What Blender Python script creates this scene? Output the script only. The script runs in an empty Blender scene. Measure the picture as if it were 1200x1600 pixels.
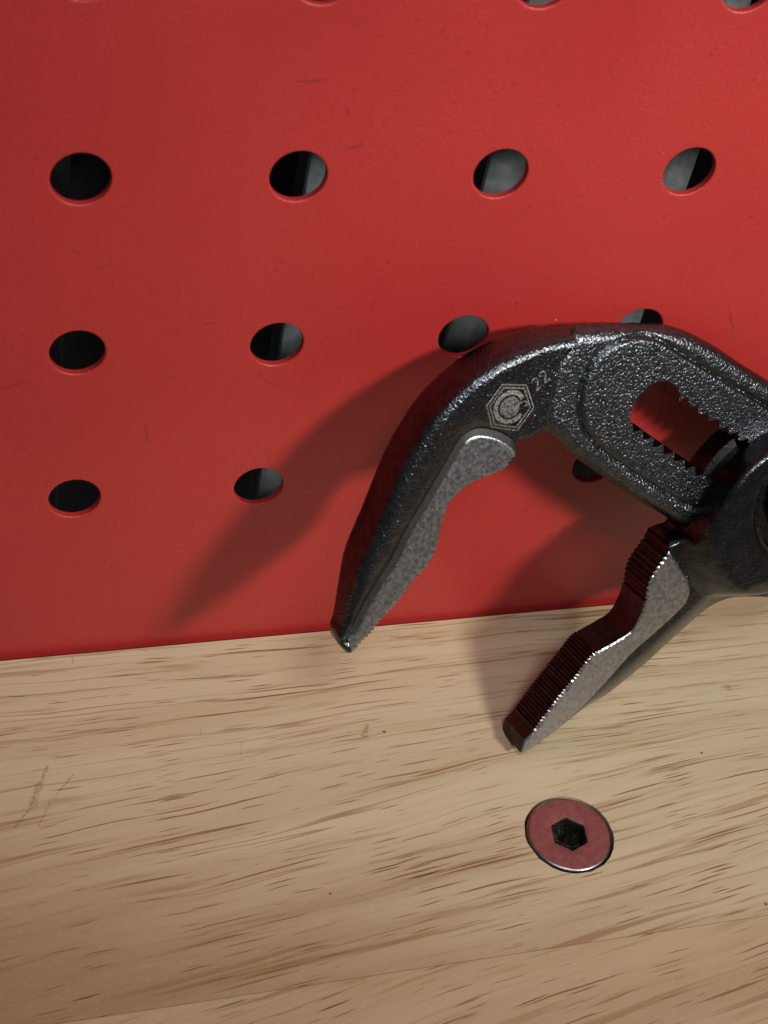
import bpy, bmesh, math
import numpy as np
from mathutils import Matrix, Vector
from mathutils.geometry import delaunay_2d_cdt

# ---------------------------------------------------------------- camera, world, lamps, exposure
MM = 0.001                      # everything below is written in millimetres
PITCH = 25.4                    # hole spacing of the pegboard
sc = bpy.context.scene
C = sc.collection
cam = bpy.data.cameras.new('camera')
camo = bpy.data.objects.new('camera', cam)
C.objects.link(camo)
cam.sensor_fit = 'VERTICAL'
cam.sensor_height = 36.0
cam.lens = 57.15
cam.clip_start = 0.005
cam.clip_end = 20.0
_r, _u, _f = Vector((.959491, -.241266, .145493)), Vector((.068918, .701707, .709125)), Vector((.273181, .670371, -.689909))
_m = Matrix((_r, _u, -_f)).transposed().to_4x4()
_m.translation = Vector((-20.031, -158.746, 187.934)) * MM
camo.matrix_world = _m
cam.dof.use_dof = True
cam.dof.focus_distance = 0.238
cam.dof.aperture_fstop = 48.0
sc.camera = camo

world = bpy.data.worlds.new('World')
sc.world = world
world.use_nodes = True
world.node_tree.nodes['Background'].inputs[0].default_value = (.95, .97, 1.0, 1)
world.node_tree.nodes['Background'].inputs[1].default_value = 0.11


def lamp(name, toward, dist, size, power, col, spread, target=(55, -15, 25), aim=(85, -15, 45)):
    d = Vector(toward).normalized()
    l = bpy.data.lights.new(name, 'AREA')
    l.shape = 'RECTANGLE'
    l.size, l.size_y = size
    l.energy = power
    l.color = col
    o = bpy.data.objects.new(name, l)
    C.objects.link(o)
    o.location = Vector(target) * MM + d * dist
    l.spread = math.radians(spread)          # beams narrowed to add falloff across the scene, strongest along their axis
    o.rotation_euler = (o.location - Vector(aim) * MM).to_track_quat('Z', 'Y').to_euler()
    return o


lamp('key_lamp', (.74, -1.0, .92), .60, (.085, .075), .165, (1, .965, .90), 37, aim=(92, -8, 98))
lamp('ceiling_lamp', (-.05, -.55, 1.0), .60, (.16, .12), .085, (.92, .97, 1), 45, aim=(80, 0, 60))

vs = sc.view_settings
vs.view_transform = 'Standard'
vs.look = 'None'
vs.exposure = 0.0
vs.gamma = 1.0
vs.use_curve_mapping = False
sc.cycles.use_denoising = True

# ---------------------------------------------------------------- helpers


def tag(o, label=None, cat=None, kind=None):
    if label: o['label'] = label
    if cat: o['category'] = cat
    if kind: o['kind'] = kind
    return o


def link(name, verts, faces, mat, parent=None, smooth=None):
    me = bpy.data.meshes.new(name)
    me.from_pydata([tuple(float(c) * MM for c in v) for v in verts], [], [tuple(int(i) for i in f) for f in faces])
    me.materials.append(mat)
    if smooth is not None:
        me.polygons.foreach_set('use_smooth', [True] * len(me.polygons))
        me.update()
        me.set_sharp_from_angle(angle=math.radians(smooth))
    me.update()
    o = bpy.data.objects.new(name, me)
    C.objects.link(o)
    o.parent = parent
    return o


def empty(name, label, cat):
    o = bpy.data.objects.new(name, None)
    o.empty_display_size = .01
    C.objects.link(o)
    return tag(o, label, cat)


class G:
    """small wrapper for building a node tree"""
    def __init__(s, name):
        s.m = bpy.data.materials.new(name)
        s.m.use_nodes = True
        s.t = s.m.node_tree
        s.b = s.t.nodes['Principled BSDF']
        s.tc = s.t.nodes.new('ShaderNodeTexCoord')
        mp = s.n('ShaderNodeMapping')
        s.l(s.tc.outputs['Object'], mp.inputs['Vector'])
        mp.inputs['Scale'].default_value = (1000, 1000, 1000)
        s.p = mp.outputs[0]         # position in mm

    def n(s, t, **k):
        x = s.t.nodes.new(t)
        for a, v in k.items(): setattr(x, a, v)
        return x

    def l(s, a, b):
        s.t.links.new(a, b)

    def put(s, v, sock):
        if isinstance(v, bpy.types.NodeSocket): s.l(v, sock)
        else:
            if sock.type == 'RGBA' and len(v) == 3: v = tuple(v) + (1,)
            sock.default_value = v

    def math(s, op, a, b=0.0, c=None, clamp=False):
        x = s.n('ShaderNodeMath', operation=op, use_clamp=clamp)
        s.put(a, x.inputs[0]); s.put(b, x.inputs[1])
        if c is not None: s.put(c, x.inputs[2])
        return x.outputs[0]

    def ramp(s, v, lo, hi, a=0.0, b=1.0):
        x = s.n('ShaderNodeMapRange', clamp=True, interpolation_type='SMOOTHSTEP')
        s.put(v, x.inputs['Value'])
        for k, q in (('From Min', lo), ('From Max', hi), ('To Min', a), ('To Max', b)): s.put(q, x.inputs[k])
        return x.outputs['Result']

    def mix(s, f, a, b, blend='MIX'):
        x = s.n('ShaderNodeMix', data_type='RGBA', blend_type=blend)
        s.put(f, x.inputs[0]); s.put(a, x.inputs[6]); s.put(b, x.inputs[7])
        return x.outputs[2]

    def noise(s, scale, detail=2.0, rough=.5, vec=None, dist=0.0, color=False):
        x = s.n('ShaderNodeTexNoise')
        s.put(s.p if vec is None else vec, x.inputs['Vector'])
        x.inputs['Scale'].default_value = scale
        x.inputs['Detail'].default_value = detail
        x.inputs['Roughness'].default_value = rough
        x.inputs['Distortion'].default_value = dist
        return x.outputs['Color' if color else 'Fac']

    def voro(s, vec, scale=1.0, dims='3D', out='Distance', rand=1.0):
        x = s.n('ShaderNodeTexVoronoi', voronoi_dimensions=dims)
        s.put(vec, x.inputs['Vector'])
        x.inputs['Scale'].default_value = scale
        x.inputs['Randomness'].default_value = rand
        return x

    def xyz(s, v=None):
        x = s.n('ShaderNodeSeparateXYZ')
        s.put(s.p if v is None else v, x.inputs[0])
        return x.outputs

    def comb(s, a, b, c=0.0):
        x = s.n('ShaderNodeCombineXYZ')
        s.put(a, x.inputs[0]); s.put(b, x.inputs[1]); s.put(c, x.inputs[2])
        return x.outputs[0]

    def bump(s, h, strength, dist_mm, prev=None):
        x = s.n('ShaderNodeBump')
        x.inputs['Strength'].default_value = strength
        x.inputs['Distance'].default_value = dist_mm * MM
        s.put(h, x.inputs['Height'])
        if prev is not None: s.l(prev, x.inputs['Normal'])
        return x.outputs[0]

    def seg(s, px, py, a, b, w, wob=None):
        """1 on the segment a-b of half-width w, fading outside"""
        ax, ay = a; dx, dy = b[0] - a[0], b[1] - a[1]
        L2 = dx * dx + dy * dy
        qx = s.math('SUBTRACT', px, ax); qy = s.math('SUBTRACT', py, ay)
        if wob is not None: qx = s.math('ADD', qx, wob); qy = s.math('ADD', qy, wob)
        t = s.math('DIVIDE', s.math('ADD', s.math('MULTIPLY', qx, dx), s.math('MULTIPLY', qy, dy)), L2, clamp=True)
        ex = s.math('SUBTRACT', qx, s.math('MULTIPLY', t, dx)); ey = s.math('SUBTRACT', qy, s.math('MULTIPLY', t, dy))
        d = s.math('SQRT', s.math('ADD', s.math('MULTIPLY', ex, ex), s.math('MULTIPLY', ey, ey)))
        return s.ramp(d, w * .3, w, 1.0, 0.0)

    def done(s, color, rough, metal=0.0, normal=None, **k):
        s.put(color, s.b.inputs['Base Color']); s.put(rough, s.b.inputs['Roughness']); s.put(metal, s.b.inputs['Metallic'])
        if normal is not None: s.l(normal, s.b.inputs['Normal'])
        for a, v in k.items(): s.put(v, s.b.inputs[a])
        return s.m


# ---------------------------------------------------------------- materials
def red_paint():
    g = G('red_powder_coat')
    n1 = g.noise(1.3, 4, .6, dist=1.4)
    n2 = g.noise(3.2, 3, .6, dist=2.0)
    big = g.noise(.03, 3, .5)
    col = g.mix(g.ramp(big, .3, .7), (.375, .024, .022), (.42, .029, .026))
    x = g.xyz()
    # hair-fine dark scuffs, only here and there
    wob = g.math('MULTIPLY', g.math('SUBTRACT', g.noise(.25, 2), .5), 5.0)
    sv = g.comb(g.math('MULTIPLY', x[0], .16), g.math('MULTIPLY', g.math('ADD', x[2], wob), .9), 0.0)
    v = g.voro(sv, 1.0, '2D')
    c = g.xyz(v.outputs['Color'])
    sc1 = g.math('MULTIPLY', g.ramp(v.outputs['Distance'], .03, .09, 1, 0), g.ramp(c[0], .80, .84))
    sv2 = g.comb(g.math('MULTIPLY', g.math('ADD', x[0], wob), .7), g.math('MULTIPLY', x[2], .14), 3.0)
    v2 = g.voro(sv2, 1.0, '2D')
    c2 = g.xyz(v2.outputs['Color'])
    sc2 = g.math('MULTIPLY', g.ramp(v2.outputs['Distance'], .03, .08, 1, 0), g.ramp(c2[0], .90, .93))
    col = g.mix(g.math('MULTIPLY', g.math('MAXIMUM', sc1, sc2), .45), col, (.10, .016, .014))
    for a, b, w in SCRATCHES:
        col = g.mix(g.math('MULTIPLY', g.seg(x[0], x[2], a, b, w, g.math('MULTIPLY', wob, .12)), .34), col, (.09, .014, .012))
    v3 = g.voro(g.p, .11)
    dots = g.ramp(v3.outputs['Distance'], .012, .03, 1, 0)
    col = g.mix(g.math('MULTIPLY', dots, .7), col, (.75, .45, .42))
    h = g.math('ADD', g.math('MULTIPLY', n1, .7), g.math('MULTIPLY', n2, .3))
    amt = g.ramp(g.noise(.03, 3), .3, .7, .45, 1.0)
    nb = g.bump(g.math('MULTIPLY', h, amt), .6, .28)
    return g.done(col, g.ramp(n2, .3, .7, .30, .42), 0.0, nb)


def wood(name, seed, slope0, tone):
    g = G(name)
    x = g.xyz()
    X = g.math('ADD', x[0], seed * 317.0)
    Y = x[1]
    s = g.ramp(Y, -6.0, -34.0, 0.0, .125) if slope0 is None else slope0
    low = g.noise(.02, 2, .5, g.comb(X, g.math('MULTIPLY', Y, 2.5), seed))
    yy = g.math('SUBTRACT', Y, g.math('MULTIPLY', x[0], s))
    yy = g.math('ADD', yy, g.math('MULTIPLY', g.math('SUBTRACT', low, .5), 5.0))
    wav = g.noise(.045, 3, .5, g.comb(X, g.math('MULTIPLY', yy, 1.2), seed))
    yw = g.math('ADD', yy, g.math('MULTIPLY', g.math('SUBTRACT', wav, .5), 1.0))
    fine = g.noise(.45, 2, .6, g.comb(X, g.math('MULTIPLY', yw, 2.0), seed))
    yw = g.math('ADD', yw, g.math('MULTIPLY', g.math('SUBTRACT', fine, .5), .13))
    # broad bands of heart and sap tone, then fibre
    band = g.noise(1.0, 3, .55, g.comb(g.math('MULTIPLY', X, .010), g.math('MULTIPLY', yw, .16), seed))
    fib = g.noise(1.0, 4, .65, g.comb(g.math('MULTIPLY', X, .07), g.math('MULTIPLY', yw, 2.4), seed))
    a, b, c = tone
    col = g.mix(g.ramp(band, .32, .68), a, b)
    if slope0 is None:          # heartwood brown plus painted light falloff towards the front left, bordered along the grain
        heart_falloff = g.ramp(g.math('ADD', g.math('ADD', yw, g.math('MULTIPLY', x[0], .42)), g.math('MULTIPLY', band, 26.0)), -10.0, -46.0)
        col = g.mix(g.math('MULTIPLY', heart_falloff, .85), col, (.35, .215, .110))
    col = g.mix(g.ramp(fib, .48, .80, 0, .55), col, c)
    fleck = g.noise(1.5, 3, .6, g.comb(g.math('MULTIPLY', X, .8), yw, seed), dist=1.5)
    col = g.mix(g.ramp(fleck, .52, .72, 0, .22), col, (.60, .50, .40))
    pores = None
    dark = None
    for k, (L, W, tmin, tmax, keep) in enumerate(((70, 1.2, .05, .21, .44), (34, .95, .06, .24, .42), (15, .70, .07, .24, .46))):
        vv = g.voro(g.comb(g.math('DIVIDE', X, L), g.math('DIVIDE', yw, W), 0.0), 1.0, '2D')
        cc = g.xyz(vv.outputs['Color'])
        th = g.math('MULTIPLY_ADD', g.math('MULTIPLY', cc[1], cc[1]), tmax - tmin, tmin)
        # pores gather along some growth bands
        gate = g.ramp(g.math('ADD', cc[0], g.math('MULTIPLY', g.math('SUBTRACT', .5, band), 1.6)), keep, keep + .08)
        d = g.math('MULTIPLY', g.ramp(g.math('DIVIDE', vv.outputs['Distance'], th), .35, 1.0, 1, 0), gate)
        pores = d if pores is None else g.math('MAXIMUM', pores, d)
        dk = g.math('MULTIPLY', d, g.ramp(cc[2], .93, 1.0, 0, .7))
        dark = dk if dark is None else g.math('MAXIMUM', dark, dk)
    gl = g.noise(1.0, 2, .5, g.comb(g.math('MULTIPLY', X, .0075), g.math('MULTIPLY', yw, .38), seed + 9))
    line = g.ramp(g.math('ABSOLUTE', g.math('SUBTRACT', gl, .5)), 0.0, .030, 1, 0)
    line = g.math('MULTIPLY', line, g.ramp(g.noise(1.0, 2, .5, g.comb(g.math('MULTIPLY', X, .03), g.math('MULTIPLY', yw, .25), seed + 2)), .38, .62))
    col = g.mix(g.math('MULTIPLY', line, .75), col, (.29, .155, .060))
    halo = g.ramp(g.noise(1.0, 2, .5, g.comb(g.math('MULTIPLY', X, .05), g.math('MULTIPLY', yw, .9), seed + 4)), .58, .75)
    col = g.mix(g.math('MULTIPLY', halo, .62), col, (.36, .205, .085))
    col = g.mix(g.math('MULTIPLY', pores, .85), col, (.225, .110, .040))
    col = g.mix(dark, col, (.035, .018, .010))
    return g, x, col, pores, fib, fleck


def wood_back():
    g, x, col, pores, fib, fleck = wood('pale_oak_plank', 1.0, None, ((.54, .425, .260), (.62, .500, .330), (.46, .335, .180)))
    wob = g.math('MULTIPLY', g.math('SUBTRACT', g.noise(1.1, 3), .5), 2.0)
    m = None
    for a, b, w in SCUFFS:
        q = g.seg(x[0], x[1], a, b, w, wob)
        m = q if m is None else g.math('MAXIMUM', m, q)
    m = g.math('MULTIPLY', m, g.ramp(g.noise(2.2, 3, .7), .35, .6))
    col = g.mix(g.math('MULTIPLY', m, .55), col, (.11, .085, .06))
    v = g.voro(g.p, .10)
    col = g.mix(g.ramp(v.outputs['Distance'], .018, .034, .8, 0), col, (.06, .04, .03))
    h = g.math('SUBTRACT', g.math('MULTIPLY', fib, .25), pores)
    h = g.math('ADD', h, g.math('MULTIPLY', fleck, .2))
    return g.done(col, g.ramp(fib, .3, .7, .38, .50), 0.0, g.bump(h, .35, .14))


def wood_front():
    g, x, col, pores, fib, fleck = wood('tan_oak_plank', 5.3, .17, ((.47, .330, .185), (.54, .395, .235), (.41, .275, .145)))
    h = g.math('SUBTRACT', g.math('MULTIPLY', fib, .25), pores)
    h = g.math('ADD', h, g.math('MULTIPLY', fleck, .2))
    return g.done(col, .5, 0.0, g.bump(h, .35, .14))


def forged(name, base, rough, grain, strength, depth):
    g = G(name)
    n1 = g.noise(grain, 2.0, .55, dist=.6)
    n2 = g.noise(grain * .28, 2.0, .5)
    v = g.voro(g.p, grain * .7)
    h = g.math('ADD', g.math('MULTIPLY', n1, .75), g.math('MULTIPLY', g.ramp(v.outputs['Distance'], .05, .6), .35))
    nb = g.bump(h, strength, depth)
    col = g.mix(g.ramp(n2, .3, .7), tuple(c * .8 for c in base), tuple(c * 1.2 for c in base))
    col = g.mix(g.ramp(g.noise(.25, 3, .6), .58, .78, 0, .14), col, (.06, .048, .035))
    return g.done(col, g.ramp(n1, .3, .7, rough - .05, rough + .07), 1.0, nb)


def etching(name, base, wear):
    g = G(name)
    n = g.noise(3.5, 3, .65)
    c = g.mix(g.ramp(n, wear - .12, wear + .12), (.03, .03, .031), base)
    return g.done(c, .42, .85, g.bump(n, .9, .15))


def ground_steel(name, base, rough, speck):
    g = G(name)
    q = g.xyz()
    # grinding marks run along the jaw
    al = g.math('ADD', g.math('MULTIPLY', q[0], .62), g.math('MULTIPLY', q[1], .78))
    ac = g.math('SUBTRACT', g.math('MULTIPLY', q[0], .78), g.math('MULTIPLY', q[1], .62))
    n1 = g.noise(1.0, 3, .65, g.comb(g.math('MULTIPLY', al, 1.1), g.math('MULTIPLY', ac, 7.0), q[2]))
    n2 = g.noise(1.6, 3, .6, dist=.8)
    pit = g.voro(g.p, .9)
    pm = g.ramp(pit.outputs['Distance'], .05, .11, speck, 0)
    pc = g.xyz(pit.outputs['Color'])
    pm = g.math('MULTIPLY', pm, g.ramp(pc[0], .6, .7))
    col = g.mix(g.ramp(n2, .3, .7), tuple(c * .78 for c in base), tuple(c * 1.15 for c in base))
    col = g.mix(pm, col, (.02, .017, .014))
    h = g.math('SUBTRACT', g.math('ADD', n1, g.math('MULTIPLY', n2, .15)), pm)
    return g.done(col, g.ramp(n2, .25, .75, rough - .06, rough + .08), 1.0, g.bump(h, .6, .045))


def plain(name, col, rough, metal=0.0, scale=2.0, amt=.12, bump=.2):
    g = G(name)
    n = g.noise(scale, 4, .6)
    c = g.mix(g.ramp(n, .3, .7), tuple(v * (1 - amt) for v in col), tuple(v * (1 + amt) for v in col))
    return g.done(c, g.ramp(n, .3, .7, max(rough - .06, .05), rough + .06), metal, g.bump(n, bump, .12))



# ---------------------------------------------------------------- outlines of the pliers, plate coordinates in mm
P = dict(
    up_outer=[(-28.04,23.28),(-29.1,24.67),(-29.39,25.56),(-29.33,26.59),(-28.86,27.63),(-28.27,29.9),(-27.54,32.79),(-26.46,36.64),(-24.21,41.92),(-21.13,49.28),(-18.58,53.7),(-16.12,56.91),(-12.65,59.87),(-9.74,61.67),(-6.14,63.03),(-1.55,64.01),(3.53,64.27),(8.69,64.03),(12.57,63.53),(18.98,62.55),(22.81,61.21),(27.49,58.62),(32.74,55.04),(38.14,51.49),(44.41,46.91),(50.92,42.21)],
    up_inner=[(-27.58,23.48),(-26.84,24.41),(-24.82,26.14),(-22.99,28.22),(-21.16,29.89),(-19.61,31.72),(-18.43,33.13),(-17.24,34.15),(-15.57,36.71),(-15.12,38.16),(-15.07,39.49),(-14.5,41.75),(-13.66,43.57),(-12.02,45.05),(-10.28,45.95),(-7.66,46.43),(-5.7,47.02),(-4.91,48.19),(-4.04,49.1),(-3.79,50.09),(-2.09,50.32),(-0.08,51.29),(3.47,48.44),(6.06,45.71),(11.6,41.26),(16.64,37.37),(23.21,32.63),(30.79,27.14),(37.05,22.66)],
    groove=[(-28.15,25.9),(-27.15,27.16),(-25.61,30.06),(-23.72,33.06),(-21.57,36.28),(-19.81,39.73),(-16.91,44.44),(-14.29,48.69),(-12.65,51.42),(-11.86,52.29),(-10.59,52.85),(-9.11,52.75),(-6.82,51.83),(-5.05,50.53),(-3.84,49.41)],
    step=[(3.68,65.4),(3.29,63.07),(1.46,60.94),(0.53,58.12),(0.19,54.91),(-0.03,51.19)],
    pad=[(44.27,43.29),(36.77,48.67),(29.66,53.24),(21.14,58.99),(17.55,61.27),(14.44,62.32),(10.35,61.85),(7.57,60.06),(5.95,56.75),(5.78,53.46),(6.96,49.91),(9.63,46.62),(14.59,42.58),(20.0,38.65),(24.16,35.77),(27.3,33.9),(32.74,30.13)],
    slot_top=[(13.6,51.12),(14.17,53.01),(15.82,54.73),(17.57,55.45),(19.43,55.18),(20.76,54.28),(21.33,53.34),(21.42,52.05),(22.82,52.55),(23.19,50.77),(24.58,50.99),(24.91,49.49),(26.49,49.54),(26.72,48.19),(28.41,48.21),(28.6,46.71),(30.12,46.91),(30.37,45.54),(31.96,45.73),(32.23,44.2),(33.78,44.39),(34.07,43.44)],
    slot_bot=[(13.84,50.23),(14.18,49.89),(14.37,48.57),(15.93,48.61),(16.14,47.13),(17.74,47.16),(17.91,45.59),(19.54,45.78),(19.77,44.19),(21.42,44.36),(21.59,42.85),(23.33,42.85),(23.57,41.32),(25.25,41.48),(25.5,39.94),(27.14,39.95),(27.42,38.24),(29.08,38.7)],
    lo_pol_front=[(-0.53,0.03),(-0.09,2.22),(1.15,3.53),(4.74,8.18),(7.57,11.45),(10.08,14.45),(11.64,14.96),(14.23,15.88),(16.5,16.99),(17.87,19.49),(18.4,21.73),(18.56,24.34),(19.51,26.45),(21.58,29.16)],
    lo_pol_back=[(22.45,28.16),(24.39,25.46),(25.9,22.81),(25.96,20.43),(24.72,18.75),(20.67,15.62),(16.9,12.87),(13.33,9.29),(9.63,5.74),(6.68,3.57),(4.43,2.12),(1.35,0.43)],
    lo_outer=[(5.68,0.06),(7.99,1.18),(12.22,2.96),(16.16,4.48),(21.94,8.08),(25.68,10.92),(29.53,13.75),(32.56,15.97),(35.38,17.2),(38.35,17.4),(41.75,17.24),(47.68,17.11)],
    lo_back_edge=[(-1.26,1.42),(0.95,4.05),(5.24,10.74),(8.55,14.07),(12.37,16.4),(15.41,17.82),(16.86,19.9),(17.78,25.2),(19.28,27.67),(21.15,29.63),(24.81,29.24),(25.54,30.58)],
    lo_top=[(21.39,29.93),(22.98,30.13),(24.89,30.38)],
    boss_rim=[(33.95,43.59),(32.47,42.66),(31.0,41.63),(29.88,40.43),(28.99,39.1),(28.29,37.92),(27.61,36.54),(26.18,34.38),(25.56,31.65)],
    boss_base=[(37.25,45.43),(34.42,43.69),(30.29,40.36),(29.14,38.34),(27.32,33.76),(26.4,32.38)],
    recess=[(34.94,39.32),(34.01,36.65),(34.13,33.57),(34.87,30.74),(36.62,27.88)],
    slot_wall=[(30.66,43.68),(28.95,41.76),(27.36,39.71)],
    hex=[(-7.42,59.56),(-3.71,58.79),(-2.31,55.36),(-4.49,52.37),(-8.22,53.42),(-9.47,56.83)],
    txt=[(-3.11,58.55),(-1.63,57.52),(-2.14,60.23),(0.02,59.65)],
)

SCUFFS = [((-7.4, -24.8), (-5.6, -20.6), .35), ((-8.3, -27.3), (-7.0, -23.5), .75), ((-11.2, -30.4), (-8.3, -27.0), .22),
          ((-5.2, -25.9), (-2.5, -22.8), .22), ((-7.6, -30.0), (-5.7, -26.4), .18), ((0.0, -2.4), (-.3, -1.5), .3),
          ((39.9, -21.5), (40.7, -19.8), .6), ((99.3, -19.5), (99.9, -20.1), .5), ((21.3, -22.4), (22.0, -20.2), .15),
          ((16.4, -18.3), (16.6, -16.6), .15)]
SCRATCHES = [((30.7, 85.9), (32.6, 86.4), .30), ((23.9, 94.7), (27.3, 95.1), .22), ((8.9, 44.2), (9.6, 41.1), .28), ((23.5, 52.2), (24.7, 50.4), .20),
             ((24.7, 50.4), (26.4, 49.7), .20), ((-9.5, 51.4), (-6.2, 52.5), .24), ((39.7, 100.9), (40.2, 101.7), .22), ((89.3, 59.2), (90.8, 56.1), .24),
             ((2.0, 69.6), (3.5, 70.3), .2), ((15.8, 60.6), (17.0, 60.8), .25)]
M = dict(red=red_paint(), wood_back=wood_back(), wood_front=wood_front(),
         jaw=forged('oiled_forged_steel', (.078, .083, .093), .23, 2.8, 1.0, .105),
         arm=forged('grainy_forged_steel', (.092, .098, .108), .28, 2.8, 1.0, .135),
         jaw2=forged('dark_forged_steel', (.055, .060, .067), .22, 2.4, .7, .09),
         face=ground_steel('ground_steel', (.37, .375, .38), .30, .9),
         dull=forged('black_oxide_steel', (.07, .068, .065), .38, 2.2, .3, .15),
         serr=forged('brown_serrated_steel', (.065, .050, .045), .46, 2.5, .25, .1),  # dark brown-tinted steel of the toothed edges
         etch=etching('pale_etching', (.36, .355, .325), .44),
         etch_dim=etching('frosted_etching', (.30, .305, .30), .47),
         bolt_red=plain('worn_red_paint', (.225, .064, .058), .38, 0.0, .9, .16, .35),
         bare=plain('bare_steel', (.33, .33, .33), .34, 1.0, 3.0, .1, .2),
         grime=plain('greasy_black_grime', (.045, .040, .030), .30, .5, 2.6, .9, 1.6),
         grease_shade=plain('oily_grime_shade', (.014, .012, .009), .6, 0.0, 1.5, .5, .6),  # oil film and painted shade for the seam and groove strips
         grip=plain('black_rubber_grip', (.02, .02, .022), .55, 0.0, 2.0, .2, .3),
         wall=plain('dark_backing', (.02, .02, .021), .7, 0.0, .35, .3, .3),
         slat=plain('grey_plastic_slat', (.135, .15, .162), .55, 0.0, .4, .25, .8))

# ---------------------------------------------------------------- backing wall behind the pegboard
W0, W1, H0, H1 = -9, 13, -3, 9
wy = 2.2 * PITCH
x0, x1, z0, z1 = (W0 - 1) * PITCH, (W1 + 1) * PITCH, -60, 14 * PITCH
o = link('wall', [(x0, wy, z0), (x1, wy, z0), (x1, wy, z1), (x0, wy, z1), (x0, wy + 8, z0), (x1, wy + 8, z0), (x1, wy + 8, z1), (x0, wy + 8, z1)],
         [(0, 1, 2, 3), (7, 6, 5, 4), (0, 4, 5, 1), (3, 2, 6, 7), (0, 3, 7, 4), (1, 5, 6, 2)], M['wall'])
tag(o, kind='structure')

# grey uprights that show through some of the holes
for a, b, lab in ((-.85, .07, 'broad grey upright behind the holes furthest from the pliers'), (1.31, 1.95, 'narrow grey upright behind the red pegboard'),
                  (2.32, 3.58, 'broad grey upright behind the red pegboard above the pliers')):
    ya, yb, t = .90 * PITCH, .90 * PITCH + 5, math.tan(math.radians(1.2))
    zs = (-40.0, 330.0)
    v = []
    for z in zs:
        for xx, yy in ((a * PITCH + .3, ya), (b * PITCH - .3, ya), (b * PITCH, ya + .3), (b * PITCH, yb), (a * PITCH, yb), (a * PITCH, ya + .3)):
            v.append((xx + (z - 80) * t, yy, z))
    f = [(i, (i + 1) % 6, 6 + (i + 1) % 6, 6 + i) for i in range(6)] + [tuple(range(5, -1, -1)), tuple(range(6, 12))]
    o = link('upright', v, f, M['slat'])
    tag(o, lab, 'upright')
    o['group'] = 'uprights behind the pegboard'

# ---------------------------------------------------------------- pegboard: sheet metal with rolled hole rims
V0 = 3.236 * PITCH              # height of the first full row of holes above the wood


def pegboard():
    verts, faces = [], []
    N = 48
    ang = [2 * math.pi * (i + .5) / N for i in range(N)]
    r0, er, th = 3.48, .22, .95
    prof = [(r0 + er + .35, 0)] + [(r0 + er * (1 - math.sin(a)), er * (1 - math.cos(a))) for a in [math.pi / 2 * k / 5 for k in range(6)]] + [(r0, th), (r0 + 1.2, th)]
    for i in range(W0, W1 + 1):
        for j in range(-2, H1 + 1):
            cx, cz = i * PITCH, V0 + j * PITCH
            b = len(verts)
            for a in ang:
                c, s = math.cos(a), math.sin(a)
                k = PITCH / 2 / max(abs(c), abs(s))
                verts.append((cx + c * k, 0, cz + s * k))
            for r, d in prof:
                for a in ang: verts.append((cx + r * math.cos(a), d, cz + r * math.sin(a)))
            for q in range(len(prof)):
                for n in range(N):
                    m = (n + 1) % N
                    faces.append((b + q * N + n, b + q * N + m, b + (q + 1) * N + m, b + (q + 1) * N + n))
            # the square's corners
            for sx, sz in ((1, 1), (-1, 1), (-1, -1), (1, -1)):
                k = min(range(N), key=lambda n: abs((ang[n] - math.atan2(sz, sx)) % (2 * math.pi)))
                k0 = [n for n in range(N) if ang[n] <= math.atan2(sz, sx) % (2 * math.pi)][-1]
                verts.append((cx + sx * PITCH / 2, 0, cz + sz * PITCH / 2))
                faces.append((b + k0, len(verts) - 1, b + (k0 + 1) % N))
    # plain strip under the last row, running down behind the bench top
    xa, xb = (W0 - .5) * PITCH, (W1 + .5) * PITCH
    za = V0 - 2.5 * PITCH
    hem = [(0, za), (0, -22.0), (th, -22.0)]
    b = len(verts)
    for y, z in hem: verts += [(xa, y, z - .02), (xb, y, z - .02)]
    faces += [(b + 2 * k, b + 2 * k + 1, b + 2 * k + 3, b + 2 * k + 2) for k in range(len(hem) - 1)]
    o = link('pegboard', verts, faces, M['red'], smooth=50)
    # front must face the viewer
    bm = bmesh.new(); bm.from_mesh(o.data)
    bmesh.ops.remove_doubles(bm, verts=bm.verts, dist=1e-6)
    bmesh.ops.recalc_face_normals(bm, faces=bm.faces)
    up = sum(f.normal.y for f in bm.faces if abs(f.normal.y) > .99 and abs(f.calc_center_median().y) < 1e-6)
    if up > 0: bmesh.ops.reverse_faces(bm, faces=bm.faces)
    bm.to_mesh(o.data); bm.free()
    tag(o, 'red painted metal pegboard with rows of round holes behind the pliers', 'pegboard')


pegboard()

# ---------------------------------------------------------------- flat shapes with relief


def dense(pts, step):
    pts = np.asarray(pts, float)
    out = []
    for a, b in zip(pts[:-1], pts[1:]):
        k = max(1, int(round(np.hypot(*(b - a)) / step)))
        out += [a + (b - a) * i / k for i in range(k)]
    out.append(pts[-1])
    return np.array(out)


def curve(pts, step=.3):
    """Catmull-Rom through the points, resampled"""
    p = np.asarray(pts, float)
    q = np.vstack([2 * p[0] - p[1], p, 2 * p[-1] - p[-2]])
    out = []
    for i in range(1, len(q) - 2):
        a, b, c, d = q[i - 1:i + 3]
        k = max(2, int(np.hypot(*(c - b)) / step))
        for t in np.arange(k) / k:
            out.append(.5 * (2 * b + (c - a) * t + (2 * a - 5 * b + 4 * c - d) * t * t + (3 * b - 3 * c + d - a) * t ** 3))
    out.append(p[-1])
    return np.array(out)


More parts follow.
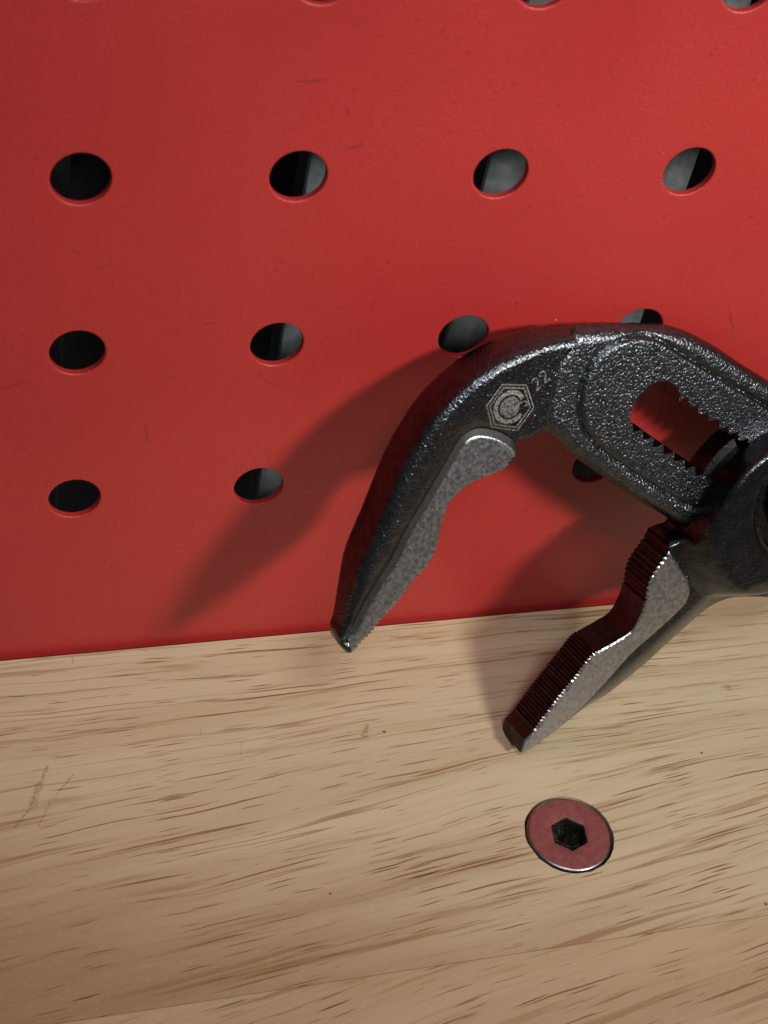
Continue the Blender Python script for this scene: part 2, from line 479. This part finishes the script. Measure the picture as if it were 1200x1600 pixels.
def teeth(pts, pitch, depth, seed=0, step=.1):
    """saw-tooth a line; depth cuts to the right-hand side of travel when positive"""
    rng = np.random.RandomState(seed)
    p = curve(pts, step)
    s = np.r_[0, np.cumsum(np.hypot(*np.diff(p, axis=0).T))]
    n = max(1, int(round(s[-1] / pitch)))
    out = []
    for k in range(n):
        a, b = s[-1] * k / n, s[-1] * (k + 1) / n
        for t, d in ((0, 1.0), (.38, 0.0), (.55, 0.0)):
            u = a + (b - a) * t
            x = np.array([np.interp(u, s, p[:, 0]), np.interp(u, s, p[:, 1])])
            e = np.array([np.interp(u + .05, s, p[:, 0]), np.interp(u + .05, s, p[:, 1])]) - np.array([np.interp(u - .05, s, p[:, 0]), np.interp(u - .05, s, p[:, 1])])
            e /= np.hypot(*e) + 1e-9
            out.append(x + np.array([e[1], -e[0]]) * depth * (d + rng.uniform(-.12, .12)))
    out.append(p[-1])
    return np.array(out)


def dist(P, line, closed=False):
    """distance of each point to a polyline, and the side of it (+1 left of travel)"""
    L = np.vstack([line, line[:1]]) if closed else np.asarray(line)
    best = np.full(len(P), 1e9); side = np.ones(len(P))
    for a, b in zip(L[:-1], L[1:]):
        d = b - a
        l2 = d @ d
        if l2 < 1e-12: continue
        t = np.clip(((P - a) @ d) / l2, 0, 1)
        r = P - a - t[:, None] * d
        q = (r * r).sum(1)
        m = q < best
        best[m] = q[m]
        side[m] = np.sign(d[0] * (P[m, 1] - a[1]) - d[1] * (P[m, 0] - a[0]))
    return np.sqrt(best), side


def inside(P, loops):
    c = np.zeros(len(P), bool)
    for L in loops:
        x0, y0 = L[:, 0], L[:, 1]
        x1, y1 = np.roll(x0, -1), np.roll(y0, -1)
        for a, b, e, f in zip(x0, y0, x1, y1):
            if b == f: continue
            m = ((b > P[:, 1]) != (f > P[:, 1])) & (P[:, 0] < (e - a) * (P[:, 1] - b) / (f - b) + a)
            c ^= m
    return c


def sstep(a, b, x):
    t = np.clip((x - a) / (b - a), 0, 1)
    return t * t * (3 - 2 * t)


def round_over(d, r):
    x = np.clip(d, 0, r)
    return r - np.sqrt(np.maximum(r * r - (r - x) ** 2, 0))


def relief(loops, front, back, spacing, near=None):
    """triangulate the area of the loops and lift it into a solid: front(P), back(P) give the two heights"""
    allp = np.vstack(loops)
    lo, hi = allp.min(0), allp.max(0)
    gx, gy = np.meshgrid(np.arange(lo[0], hi[0], spacing), np.arange(lo[1], hi[1], spacing * .866))
    gx[1::2] += spacing / 2
    P = np.c_[gx.ravel(), gy.ravel()]
    rng = np.random.RandomState(3)
    P += rng.uniform(-.12, .12, P.shape) * spacing
    P = P[inside(P, loops)]
    d = np.min([dist(P, L, True)[0] for L in loops], axis=0)
    P = P[d > spacing * .5]
    edges, k = [], 0
    for L in loops:
        n = len(L)
        edges += [(k + i, k + (i + 1) % n) for i in range(n)]
        k += n
    pts = [Vector(p) for p in np.vstack([allp, P])]
    v, e, f, ov, oe, of = delaunay_2d_cdt(pts, edges, [], 0, 1e-5)
    V = np.array([tuple(q) for q in v])
    F = np.array(f)
    F = F[inside(V[F].mean(1), loops)]
    rev = {}
    for i, o_ in enumerate(ov):
        for q in o_: rev[q] = i
    a = V[F[:, 1]] - V[F[:, 0]]; b = V[F[:, 2]] - V[F[:, 0]]
    neg = (a[:, 0] * b[:, 1] - a[:, 1] * b[:, 0]) < 0
    F[neg] = F[neg][:, ::-1]
    zf, zb = front(V), back(V)
    n = len(V)
    verts = np.vstack([np.c_[V, zf], np.c_[V, zb]])
    walls, wmid = [], []
    k = 0
    for L in loops:
        m = len(L)
        ccw = ((L[:, 0] * np.roll(L[:, 1], -1)) - (np.roll(L[:, 0], -1) * L[:, 1])).sum() > 0
        hole = k > 0
        for i in range(m):
            p, q = rev[k + i], rev[k + (i + 1) % m]
            if p == q: continue
            if ccw == hole: p, q = q, p
            walls.append((p, p + n, q + n, q)); wmid.append((V[p] + V[q]) / 2)
        k += m
    return verts, V, F, n, walls, np.array(wmid)


def plate_parts(root, loops, front, back, spacing, regions, names, mats, smooth=38):
    """one solid cut into parts: regions(P) gives a part number for every triangle or wall strip"""
    verts, V, F, n, walls, wmid = relief(loops, front, back, spacing)
    rf = regions(V[F].mean(1)); rw = regions(wmid, True)
    outs = []
    for k, (nm, mt) in enumerate(zip(names, mats)):
        fs = [tuple(t) for t in F[rf == k]] + [tuple(t[::-1] + n) for t in F[rf == k]] + [w for w, r in zip(walls, rw) if r == k]
        used = sorted({i for t in fs for i in t})
        mp = {i: j for j, i in enumerate(used)}
        outs.append(link(nm, [verts[i] for i in used], [[mp[i] for i in t] for t in fs], mt, root, smooth))
    return outs


# ---------------------------------------------------------------- bench top: two edge-glued planks
BOLT = (65.15, -42.4)
BR = 6.12
bench = empty('wooden_bench_top', 'pale oak bench top of two glued planks under the pliers', 'bench top')


def plank(ya, yb, xa, xb, z, mat, hole):
    e = .03
    outer = dense([(xa, yb), (xb, yb), (xb, ya), (xa, ya), (xa, yb)], 6.0)[:-1]
    ring = lambda r: [(BOLT[0] + r * math.cos(2 * math.pi * i / 72), BOLT[1] + r * math.sin(2 * math.pi * i / 72)) for i in range(72)]
    bm = bmesh.new()
    pts = [tuple(p) for p in [(xa + e, yb + e), (xb - e, yb + e), (xb - e, ya - e), (xa + e, ya - e)]]
    edges = [(i, (i + 1) % 4) for i in range(4)]
    allp = [Vector(p) for p in pts]
    if hole:
        allp += [Vector(p) for p in ring(BR + .42)]
        edges += [(4 + i, 4 + (i + 1) % 72) for i in range(72)]
    v, _, f, *_r2 = delaunay_2d_cdt(allp, edges, [], 0, 1e-5)
    vs_ = [bm.verts.new((p[0], p[1], 0)) for p in v]
    for t in f:
        c = sum((Vector(v[i]) for i in t), Vector((0, 0))) / 3
        if hole and (c - Vector(BOLT)).length < BR + .3: continue
        bm.faces.new([vs_[i] for i in t])
    bm.normal_update()
    for fc in bm.faces:
        if fc.normal.z < 0: fc.normal_flip()
    # chamfered arris, sides and underside
    lo = [bm.verts.new((x, y, -e)) for x, y in ((xa, yb), (xb, yb), (xb, ya), (xa, ya))]
    bt = [bm.verts.new((x, y, -z)) for x, y in ((xa, yb), (xb, yb), (xb, ya), (xa, ya))]
    tp = [min(vs_, key=lambda q: (q.co.x - x) ** 2 + (q.co.y - y) ** 2) for x, y in pts]
    for i in range(4):
        j = (i + 1) % 4
        bm.faces.new((tp[i], lo[i], lo[j], tp[j])); bm.faces.new((lo[i], bt[i], bt[j], lo[j]))
    bm.faces.new(bt[::-1])
    if hole:
        r0 = [min(vs_, key=lambda q: (q.co.x - x) ** 2 + (q.co.y - y) ** 2) for x, y in ring(BR + .42)]
        r1 = [bm.verts.new((x, y, -6)) for x, y in ring(BR + .2)]
        for i in range(72):
            j = (i + 1) % 72
            bm.faces.new((r0[i], r0[j], r1[j], r1[i]))
        bm.faces.new(r1)
    me = bpy.data.meshes.new('plank')
    bmesh.ops.recalc_face_normals(bm, faces=bm.faces)
    bmesh.ops.scale(bm, vec=(MM,) * 3, verts=bm.verts)
    bm.to_mesh(me); bm.free()
    me.materials.append(mat)
    o = bpy.data.objects.new('plank', me)
    C.objects.link(o)
    o.parent = bench
    return o


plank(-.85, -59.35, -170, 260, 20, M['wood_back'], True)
p2 = plank(-59.44, -118, -170, 260, 20, M['wood_front'], False)
p2['label'] = 'darker tan front plank'

# ---------------------------------------------------------------- countersunk bolt
bolt = empty('countersunk_bolt', 'red painted flat-head bolt with hex socket sunk into the plank', 'bolt')
bolt.location = (BOLT[0] * MM, BOLT[1] * MM, 0)
bolt.rotation_euler = (math.radians(.8), math.radians(.3), 0)


def lathe(prof, n=96, cap=True):
    v = [(r * math.cos(2 * math.pi * i / n), r * math.sin(2 * math.pi * i / n), z) for r, z in prof for i in range(n)]
    f = [(q * n + i, q * n + (i + 1) % n, (q + 1) * n + (i + 1) % n, (q + 1) * n + i) for q in range(len(prof) - 1) for i in range(n)]
    return v, f


HEXA = math.radians(22)


def hexr(a, flat):
    t = (a - HEXA) % (math.pi / 3) - math.pi / 6
    return flat / math.cos(t)


def bolt_head():
    n = 96
    A = [2 * math.pi * i / n for i in range(n)]
    rings = []
    # socket lip to the painted edge
    spec = [('h', 2.46, .02), ('h', 2.66, .12), ('m', .35, .15), ('m', .6, .16), ('c', BR - .42, .15), ('c', BR - .30, .13)]
    v = []
    for k, a0, z in spec:
        for a in A:
            if k == 'h': r = hexr(a, a0)
            elif k == 'c': r = a0
            else: r = hexr(a, 2.66) * (1 - a0) + BR * a0
            v.append((r * math.cos(a), r * math.sin(a), z))
    f = [(q * n + i, (q + 1) * n + i, (q + 1) * n + (i + 1) % n, q * n + (i + 1) % n) for q in range(len(spec) - 1) for i in range(n)]
    link('painted_face', v, f, M['bolt_red'], bolt, 50)
    v, f = lathe([(BR - .30, .13), (BR - .12, .07), (BR, -.10), (BR, -.35), (BR - 1.6, -2.2), (3.0, -3.8), (3.0, -6.0), (0.01, -6.0)])
    link('rim', v, f, M['bare'], bolt, 50)
    v = []
    for flat, z in ((2.46, .02), (2.36, -.22)):
        v += [(hexr(a, flat) * math.cos(a), hexr(a, flat) * math.sin(a), z) for a in A]
    f = [(i, (i + 1) % n, n + (i + 1) % n, n + i) for i in range(n)]
    link('socket_lip', v, f, M['bare'], bolt, 30)
    v = []
    rng = np.random.RandomState(4)
    for k, (flat, z) in enumerate(((2.36, -.22), (2.34, -2.6), (1.5, -2.8), (.6, -2.9))):
        v += [(hexr(a, flat) * math.cos(a), hexr(a, flat) * math.sin(a), z + (rng.uniform(-.35, .45) if k > 1 else 0)) for a in A]
    f = [(q * n + i, q * n + (i + 1) % n, (q + 1) * n + (i + 1) % n, (q + 1) * n + i) for q in range(3) for i in range(n)]
    f.append(tuple(3 * n + i for i in range(n)))
    link('hex_socket', v, f, M['grime'], bolt, 30)


bolt_head()

# ---------------------------------------------------------------- pliers
# plate coordinates in mm: origin at the lower jaw tip, u right, v up along the plate, w out of its front face
T0 = Vector((62.324, -28.970, 1.70))
E1, E2, EN = Vector((.99027, .13917, 0)), Vector((-.04531, .3224, .94552)), Vector((.13159, -.93632, .32557))
pliers = empty('water_pump_pliers', 'dark forged steel water pump pliers with toothed jaws leaning on the red board', 'pliers')
pm = Matrix((E1, E2, EN)).transposed().to_4x4()
pm.translation = T0 * MM
pliers.matrix_world = pm

A = {k: np.array(v, float) for k, v in P.items()}

# --- upper half: curved jaw, step, slotted arm and its handle
UO = curve(A['up_outer'], .35)
hand_top = curve([UO[-1], (58, 37.2), (70, 29.2), (84, 20.5), (98, 13.0), (112, 9.0)], .8)[1:]
hand_bot = curve([(112, 2.2), (98, 4.2), (82, 8.0), (66, 13.2), (52, 18.5), A['up_inner'][-1]], .8)
ui = A['up_inner']
up_low = curve(ui[21:], .35)                     # elbow to under the joint
bite_a = teeth(ui[1:9], .62, .27, 1)             # fine teeth of the straight jaw
bite_b = curve(ui[8:17], .25)                    # smooth pipe recess
bite_c = teeth(ui[16:19], .75, .30, 2)           # coarse hook teeth
neck = curve(ui[18:22], .25)
bite = np.vstack([ui[:1], bite_a[:-1], bite_b[:-1], bite_c[:-1]])
# counter-clockwise: inner edge from the tip to the elbow, under the arm, the handle, back along the outer edge
UP = np.vstack([bite, neck[:-1], up_low, hand_bot[::-1][1:], hand_top[::-1], UO[::-1][1:]])


def clean(L, eps=.02):
    L = np.array([p for i, p in enumerate(L) if i == 0 or np.hypot(*(p - L[i - 1])) > eps])
    return L[:-1] if np.hypot(*(L[0] - L[-1])) < eps else L


UP = clean(UP)
st, sb = A['slot_top'], A['slot_bot']
tail_top = [(36.2, 44.3), (36.5, 42.6)]
SLOT = clean(np.vstack([curve(st[:7], .3)[:-1], st[6:], tail_top, [(45, 36), (42, 31.5), (34, 35.6), (31.0, 38.5)], sb[::-1]]))
GR = curve(A['groove'], .3)
STEP = curve(A['step'], .3)
PAD = curve(A['pad'], .4)
POLY_U = np.vstack([GR, bite[::-1]])             # the ground gripping face
ROUND_U = np.vstack([neck[2:], up_low, hand_bot[::-1], hand_top[::-1], UO[::-1]])


def up_front(Q):
    ds, side = dist(Q, STEP)
    arm = np.where(side > 0, ds, -ds)            # travel runs down the step: the arm lies to its left
    arm = np.where(Q[:, 1] > 66, Q[:, 0] - 3.5, arm)
    a = np.clip((arm + .15) / 1.15, 0, 1)
    dg, _ = dist(Q, GR)
    do, _ = dist(Q, UO)
    dr, _ = dist(Q, ROUND_U)
    pol = inside(Q, [POLY_U]) | (dist(Q, bite)[0] < .06)
    body = ~pol & (arm < 0)
    h = np.zeros(len(Q))
    t = np.clip(do / (do + dg + 1e-6), 0, 1)
    crown = sstep(25, 36, Q[:, 1]) * .95 * (1 - np.clip(t, 0, 1)) + .25 * np.sin(np.pi * t)
    near = sstep(0, 2.0, dg)
    h += np.where(body, crown * (1 - .6 * sstep(-9, -1, arm)) * near, 0)
    h -= np.where(pol, 0, .75 * np.exp(-(dg / .55) ** 2)) * (1 - a)
    h -= np.where(pol, .75 * np.exp(-(dg / .30) ** 2), 0)
    h -= 1.4 * a
    dp, ps = dist(Q, PAD)
    onarm = sstep(.3, 1.2, arm)
    padin = inside(Q, [PAD])
    h -= onarm * .40 * np.exp(-(dp / .34) ** 2)
    h += onarm * np.where(padin, .16 * sstep(0, .5, dp), 0)
    h -= .35 * np.exp(-((arm - .85) / .45) ** 2)
    r = 1.9 - .45 * (1 - a)
    tipk = sstep(22.5, 34, Q[:, 1])              # the nose is slimmer
    r = r * (.45 + .55 * np.where(Q[:, 0] < -10, tipk, 1))
    drop = r - np.sqrt(np.maximum(r * r - (r - np.clip(dr, 0, r)) ** 2, 0))
    h -= np.where(pol, np.minimum(drop, .5 * drop), drop)
    h -= np.where(pol, .20 * sstep(.12, 0, dist(Q, bite)[0]), 0)
    return h


def up_back(Q):
    ds, side = dist(Q, STEP)
    arm = np.where(side > 0, ds, -ds)
    a = sstep(-.3, 1.2, arm)
    dr, _ = dist(Q, ROUND_U)
    nose = (1 - sstep(23, 38, Q[:, 1])) * (Q[:, 0] < -10)
    return -6.7 + .75 * a + 2.6 * nose + round_over(dr, 1.7 - .8 * nose)


def up_reg(Q, wall=False):
    far = Q[:, 0] > 66
    if wall:
        ds, side = dist(Q, STEP)
        return np.where(dist(Q, bite)[0] < .05, 3, np.where(far, 2, np.where((side > 0) & (ds > 1.0), 4, 0)))
    ds, side = dist(Q, STEP)
    return np.where(inside(Q, [POLY_U]), 1, np.where(far, 2, np.where((side > 0) & (ds > 1.0), 4, 0)))


jaw_u, face_u, grip_u, teeth_u, arm_u = plate_parts(pliers, [UP, SLOT], up_front, up_back, .27, up_reg,
                                    ('curved_jaw', 'ground_face', 'handle_grip', 'serrated_edge', 'slotted_arm'), (M['jaw'], M['face'], M['grip'], M['serr'], M['arm']))
jaw_u['label'] = 'curved upper jaw with etched hexagon mark'

# --- lower half: straight jaw, neck, raised joint boss and its handle
lf, lb = A['lo_pol_front'], A['lo_pol_back']
bite_l = np.vstack([lf[:1], lf[1:2], teeth(lf[2:7], .56, .26, 5)[:-1], curve(lf[6:11], .25)[:-1], teeth(lf[10:14], .85, .28, 6)])
top_l = curve([lf[-1], (21.9, 29.9), (23.2, 30.25), (24.9, 30.4), (25.65, 31.4), (26.3, 33.8), (27.6, 36.6), (28.9, 39.0), (30.6, 41.2), (33.0, 43.1), (36.4, 44.7), (40.5, 45.4), (45, 44.6), (49, 43.6), (57, 44.2), (70, 44), (86, 40), (104, 33), (118, 28)], .3)
bot_l = curve([(116, 21.5), (102, 26), (84, 32), (68, 34), (58, 31), (53, 24), (50.5, 19.5), (47.7, 17.4)] + [tuple(p) for p in A['lo_outer'][:-1][::-1]] + [(1.35, .35), tuple(lf[0])], .35)
LO = clean(np.vstack([bite_l[:-1], top_l, bot_l[:-1]]))
LO = LO[::-1]                                    # counter-clockwise
BC, RC, RR = np.array([39.6, 32.2]), np.array([43.6, 34.9]), 9.6
REC = np.array([RC + RR * np.array([math.cos(t), math.sin(t)]) for t in np.linspace(0, 2 * math.pi, 90, endpoint=False)])
POLY_L = np.vstack([bite_l, curve(lb, .3)])
BACK_L = curve(np.vstack([lb, [(-.3, -.1)]]), .3)


def lo_front(Q):
    pol = inside(Q, [POLY_L]) | (dist(Q, bite_l)[0] < .06)
    dk, _ = dist(Q, BACK_L)
    do, _ = dist(Q, bot_l)
    rb = np.hypot(*(Q - BC).T)
    boss = sstep(16.5, 12.0, rb)
    right = sstep(30, 46, Q[:, 0])
    boss = np.maximum(boss, right)
    h = np.where(pol, 0, -.45 - .05 * np.minimum(dk, 6))
    h = h + np.where(pol, 0, (4.1 * boss))
    dt, _ = dist(Q, top_l)
    h -= np.where(pol, 0, np.where(Q[:, 0] > 20, round_over(dt, .6), 0))
    wd = np.clip(do + dk, .8, 5.5)
    slope = 3.0 * (1 - np.clip(do / wd, 0, 1)) ** 1.35
    slope *= sstep(0, 4, Q[:, 0])
    h -= np.where(pol, .25 * sstep(.4, 0, dk) , slope)
    rr = np.hypot(*(Q - RC).T)
    h -= .55 * np.exp(-((rr - RR - .4) / .5) ** 2) * (Q[:, 0] > 30)
    h -= np.where(rr < RR, 2.2 * sstep(RR, RR - .5, rr), 0)
    h -= np.where(pol, .20 * sstep(.12, 0, dist(Q, bite_l)[0]), 0)
    grip = sstep(66, 74, Q[:, 0])
    return h - grip * 1.0


def lo_back(Q):
    rb = np.hypot(*(Q - BC).T)
    dt, _ = dist(Q, bot_l)
    return -6.3 - 1.0 * sstep(16, 12, rb) + round_over(dt, 1.6) * sstep(0, 6, Q[:, 0])


def lo_reg(Q, wall=False):
    far = Q[:, 0] > 72
    if wall:
        return np.where(dist(Q, bite_l)[0] < .05, 3, np.where(far, 2, 0))
    return np.where(inside(Q, [POLY_L]), 1, np.where(far, 2, 0))


jaw_l, face_l, grip_l, teeth_l = plate_parts(pliers, [LO], lo_front, lo_back, .27, lo_reg,
                                    ('pivot_jaw', 'ground_face', 'handle_grip', 'serrated_edge'), (M['jaw2'], M['face'], M['grip'], M['serr']))
jaw_l['label'] = 'straight lower jaw with raised joint boss'

# --- ribbed block of the joint, riding in the slot
th_ = np.radians(np.linspace(122, 156, 120))
rib = 14.25 + .10 * np.sign(np.sin(th_ * 14.2 / .42 * 2 * math.pi))
rib[(th_ < math.radians(124)) | (th_ > math.radians(154))] = 14.1
arc = np.c_[BC[0] + rib * np.cos(th_), BC[1] + rib * np.sin(th_)]
inn = np.c_[BC[0] + 11.5 * np.cos(th_[::-3]), BC[1] + 11.5 * np.sin(th_[::-3])]
ring_ = np.vstack([arc, inn]); nb_ = len(ring_)
vb3 = [(*p, -2.3) for p in ring_] + [(*p, -5.9) for p in ring_]
fb3 = [tuple(range(nb_)), tuple(range(2 * nb_ - 1, nb_ - 1, -1))] + [(i, nb_ + i, nb_ + (i + 1) % nb_, (i + 1) % nb_) for i in range(nb_)]
link('ribbed_block', vb3, fb3, M['dull'], pliers)

# --- pivot bolt head inside the boss recess
v, f = lathe([(.01, 3.1), (5.6, 3.1), (6.4, 2.8), (6.8, 2.2), (6.8, 1.0)], 72)
o = link('pivot_bolt', v, f, M['dull'], pliers, 40)
o.location = (RC[0] * MM, RC[1] * MM, 0)


# --- the maker's hexagon and the size number, etched on the upper jaw
def strip_mesh(lines, closed, w, z=None, t=.05):
    v, f = [], []
    for L, cl in zip(lines, closed):
        L = np.asarray(L, float)
        n = len(L)
        b = len(v)
        for i in range(n):
            pa = L[i - 1] if (cl or i) else L[i]
            pb = L[(i + 1) % n] if (cl or i < n - 1) else L[i]
            e = pb - pa; e = e / (np.hypot(*e) + 1e-9)
            nn = np.array([-e[1], e[0]])
            if cl or 0 < i < n - 1:
                e1 = (L[i] - L[i - 1]); e1 /= np.hypot(*e1) + 1e-9
                c = max(.5, abs(e1 @ e)); 
            else: c = 1
            v += [L[i] + nn * w / 2 / c, L[i] - nn * w / 2 / c]
        for i in range(n if cl else n - 1):
            j = (i + 1) % n
            f.append((b + 2 * i, b + 2 * i + 1, b + 2 * j + 1, b + 2 * j))
    return np.array(v), f


def on_jaw(name, v, f, mat, lift):
    z = up_front(v) + lift
    n = len(v)
    V3 = [(*p, q) for p, q in zip(v, z)] + [(*p, q - .12) for p, q in zip(v, z)]
    F3 = []
    for q in f:
        F3.append(q[::-1]); F3.append(tuple(i + n for i in q))
        for i in range(len(q)):
            a_, b_ = q[i], q[(i + 1) % len(q)]
            F3.append((a_, b_, b_ + n, a_ + n))
    o = link(name, V3, F3, mat, jaw_u)
    bm = bmesh.new(); bm.from_mesh(o.data); bmesh.ops.recalc_face_normals(bm, faces=bm.faces); bm.to_mesh(o.data); bm.free()
    return o


# oil and grime in seam and groove, darkened to paint in their shade
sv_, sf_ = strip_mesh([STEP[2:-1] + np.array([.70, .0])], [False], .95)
on_jaw('seam_grime_shade', sv_, sf_, M['grease_shade'], .02)
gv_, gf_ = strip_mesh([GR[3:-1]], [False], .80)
on_jaw('groove_grime_shade', gv_, gf_, M['grease_shade'], .03)
HX = A['hex']
hc = HX.mean(0)
loop = lambda k: dense(np.vstack([hc + (HX - hc) * k, hc + (HX[:1] - hc) * k]), .35)[:-1]
v1, f1 = strip_mesh([loop(1.0), loop(.86)], [True, True], .17)
on_jaw('hexagon_outline', v1, f1, M['etch'], .035)
# the open ring with its bar, drawn as a thick C with a foot
au, av = (HX[1] - HX[0]), (HX[0] + HX[1]) / 2 - (HX[3] + HX[4]) / 2
au /= np.hypot(*au); av /= np.hypot(*av)
ring = [hc + 2.15 * (au * math.cos(t) + av * math.sin(t) * .98) for t in np.radians(np.linspace(38, 335, 44))]
v2, f2 = strip_mesh([ring], [False], .62)
on_jaw('ring_mark', v2, f2, M['etch'], .045)
pad_pts = [hc + 1.62 * (au * math.cos(t) + av * math.sin(t)) for t in np.radians(np.linspace(20, 360, 30))]
bar = [hc + au * a + av * b for a, b in ((-.4, -.55), (.75, -1.45))]
bar2 = [hc + au * a + av * b for a, b in ((-1.1, -.75), (-.55, -1.4))]
arrow = [hc + au * a + av * b for a, b in ((1.1, .45), (2.2, .95), (2.75, .55), (2.2, .2))]
v3, f3 = strip_mesh([dense(arrow, .2)], [False], .16)
on_jaw('arrow_mark', v3, f3, M['etch'], .05)
# frosted disc in the middle
rings = [(0.02, 1), (.5, 1), (1.0, 1), (1.5, 1)]
vd = np.array([hc + r * (au * math.cos(t) + av * math.sin(t)) for r, _ in rings for t in np.linspace(0, 2 * math.pi, 36, endpoint=False)])
fd = [(q * 36 + i, (q + 1) * 36 + i, (q + 1) * 36 + (i + 1) % 36, q * 36 + (i + 1) % 36) for q in range(3) for i in range(36)]
on_jaw('frosted_disc', vd, fd, M['etch_dim'], .02)
vb_, fb_ = strip_mesh([dense(bar, .2), dense(bar2, .2)], [False, False], .12)
on_jaw('dark_bar', vb_, fb_, M['grime'], .06)
# the number 22, read along the jaw
tx = np.array([.80, .60]); ty = np.array([-.60, .80])
base = np.array([-2.05, 57.75])
glyph = [(0, .78), (.10, .95), (.35, 1.0), (.58, .88), (.60, .66), (.45, .42), (.18, .18), (0, 0), (.64, 0)]
ln = []
for k in range(2):
    ln.append(dense([base + tx * (g_[0] * 1.5 + k * 1.35) + ty * g_[1] * 1.75 for g_ in glyph], .15))
v4, f4 = strip_mesh(ln, [False, False], .17)
on_jaw('number', v4, f4, M['etch_dim'], .03)
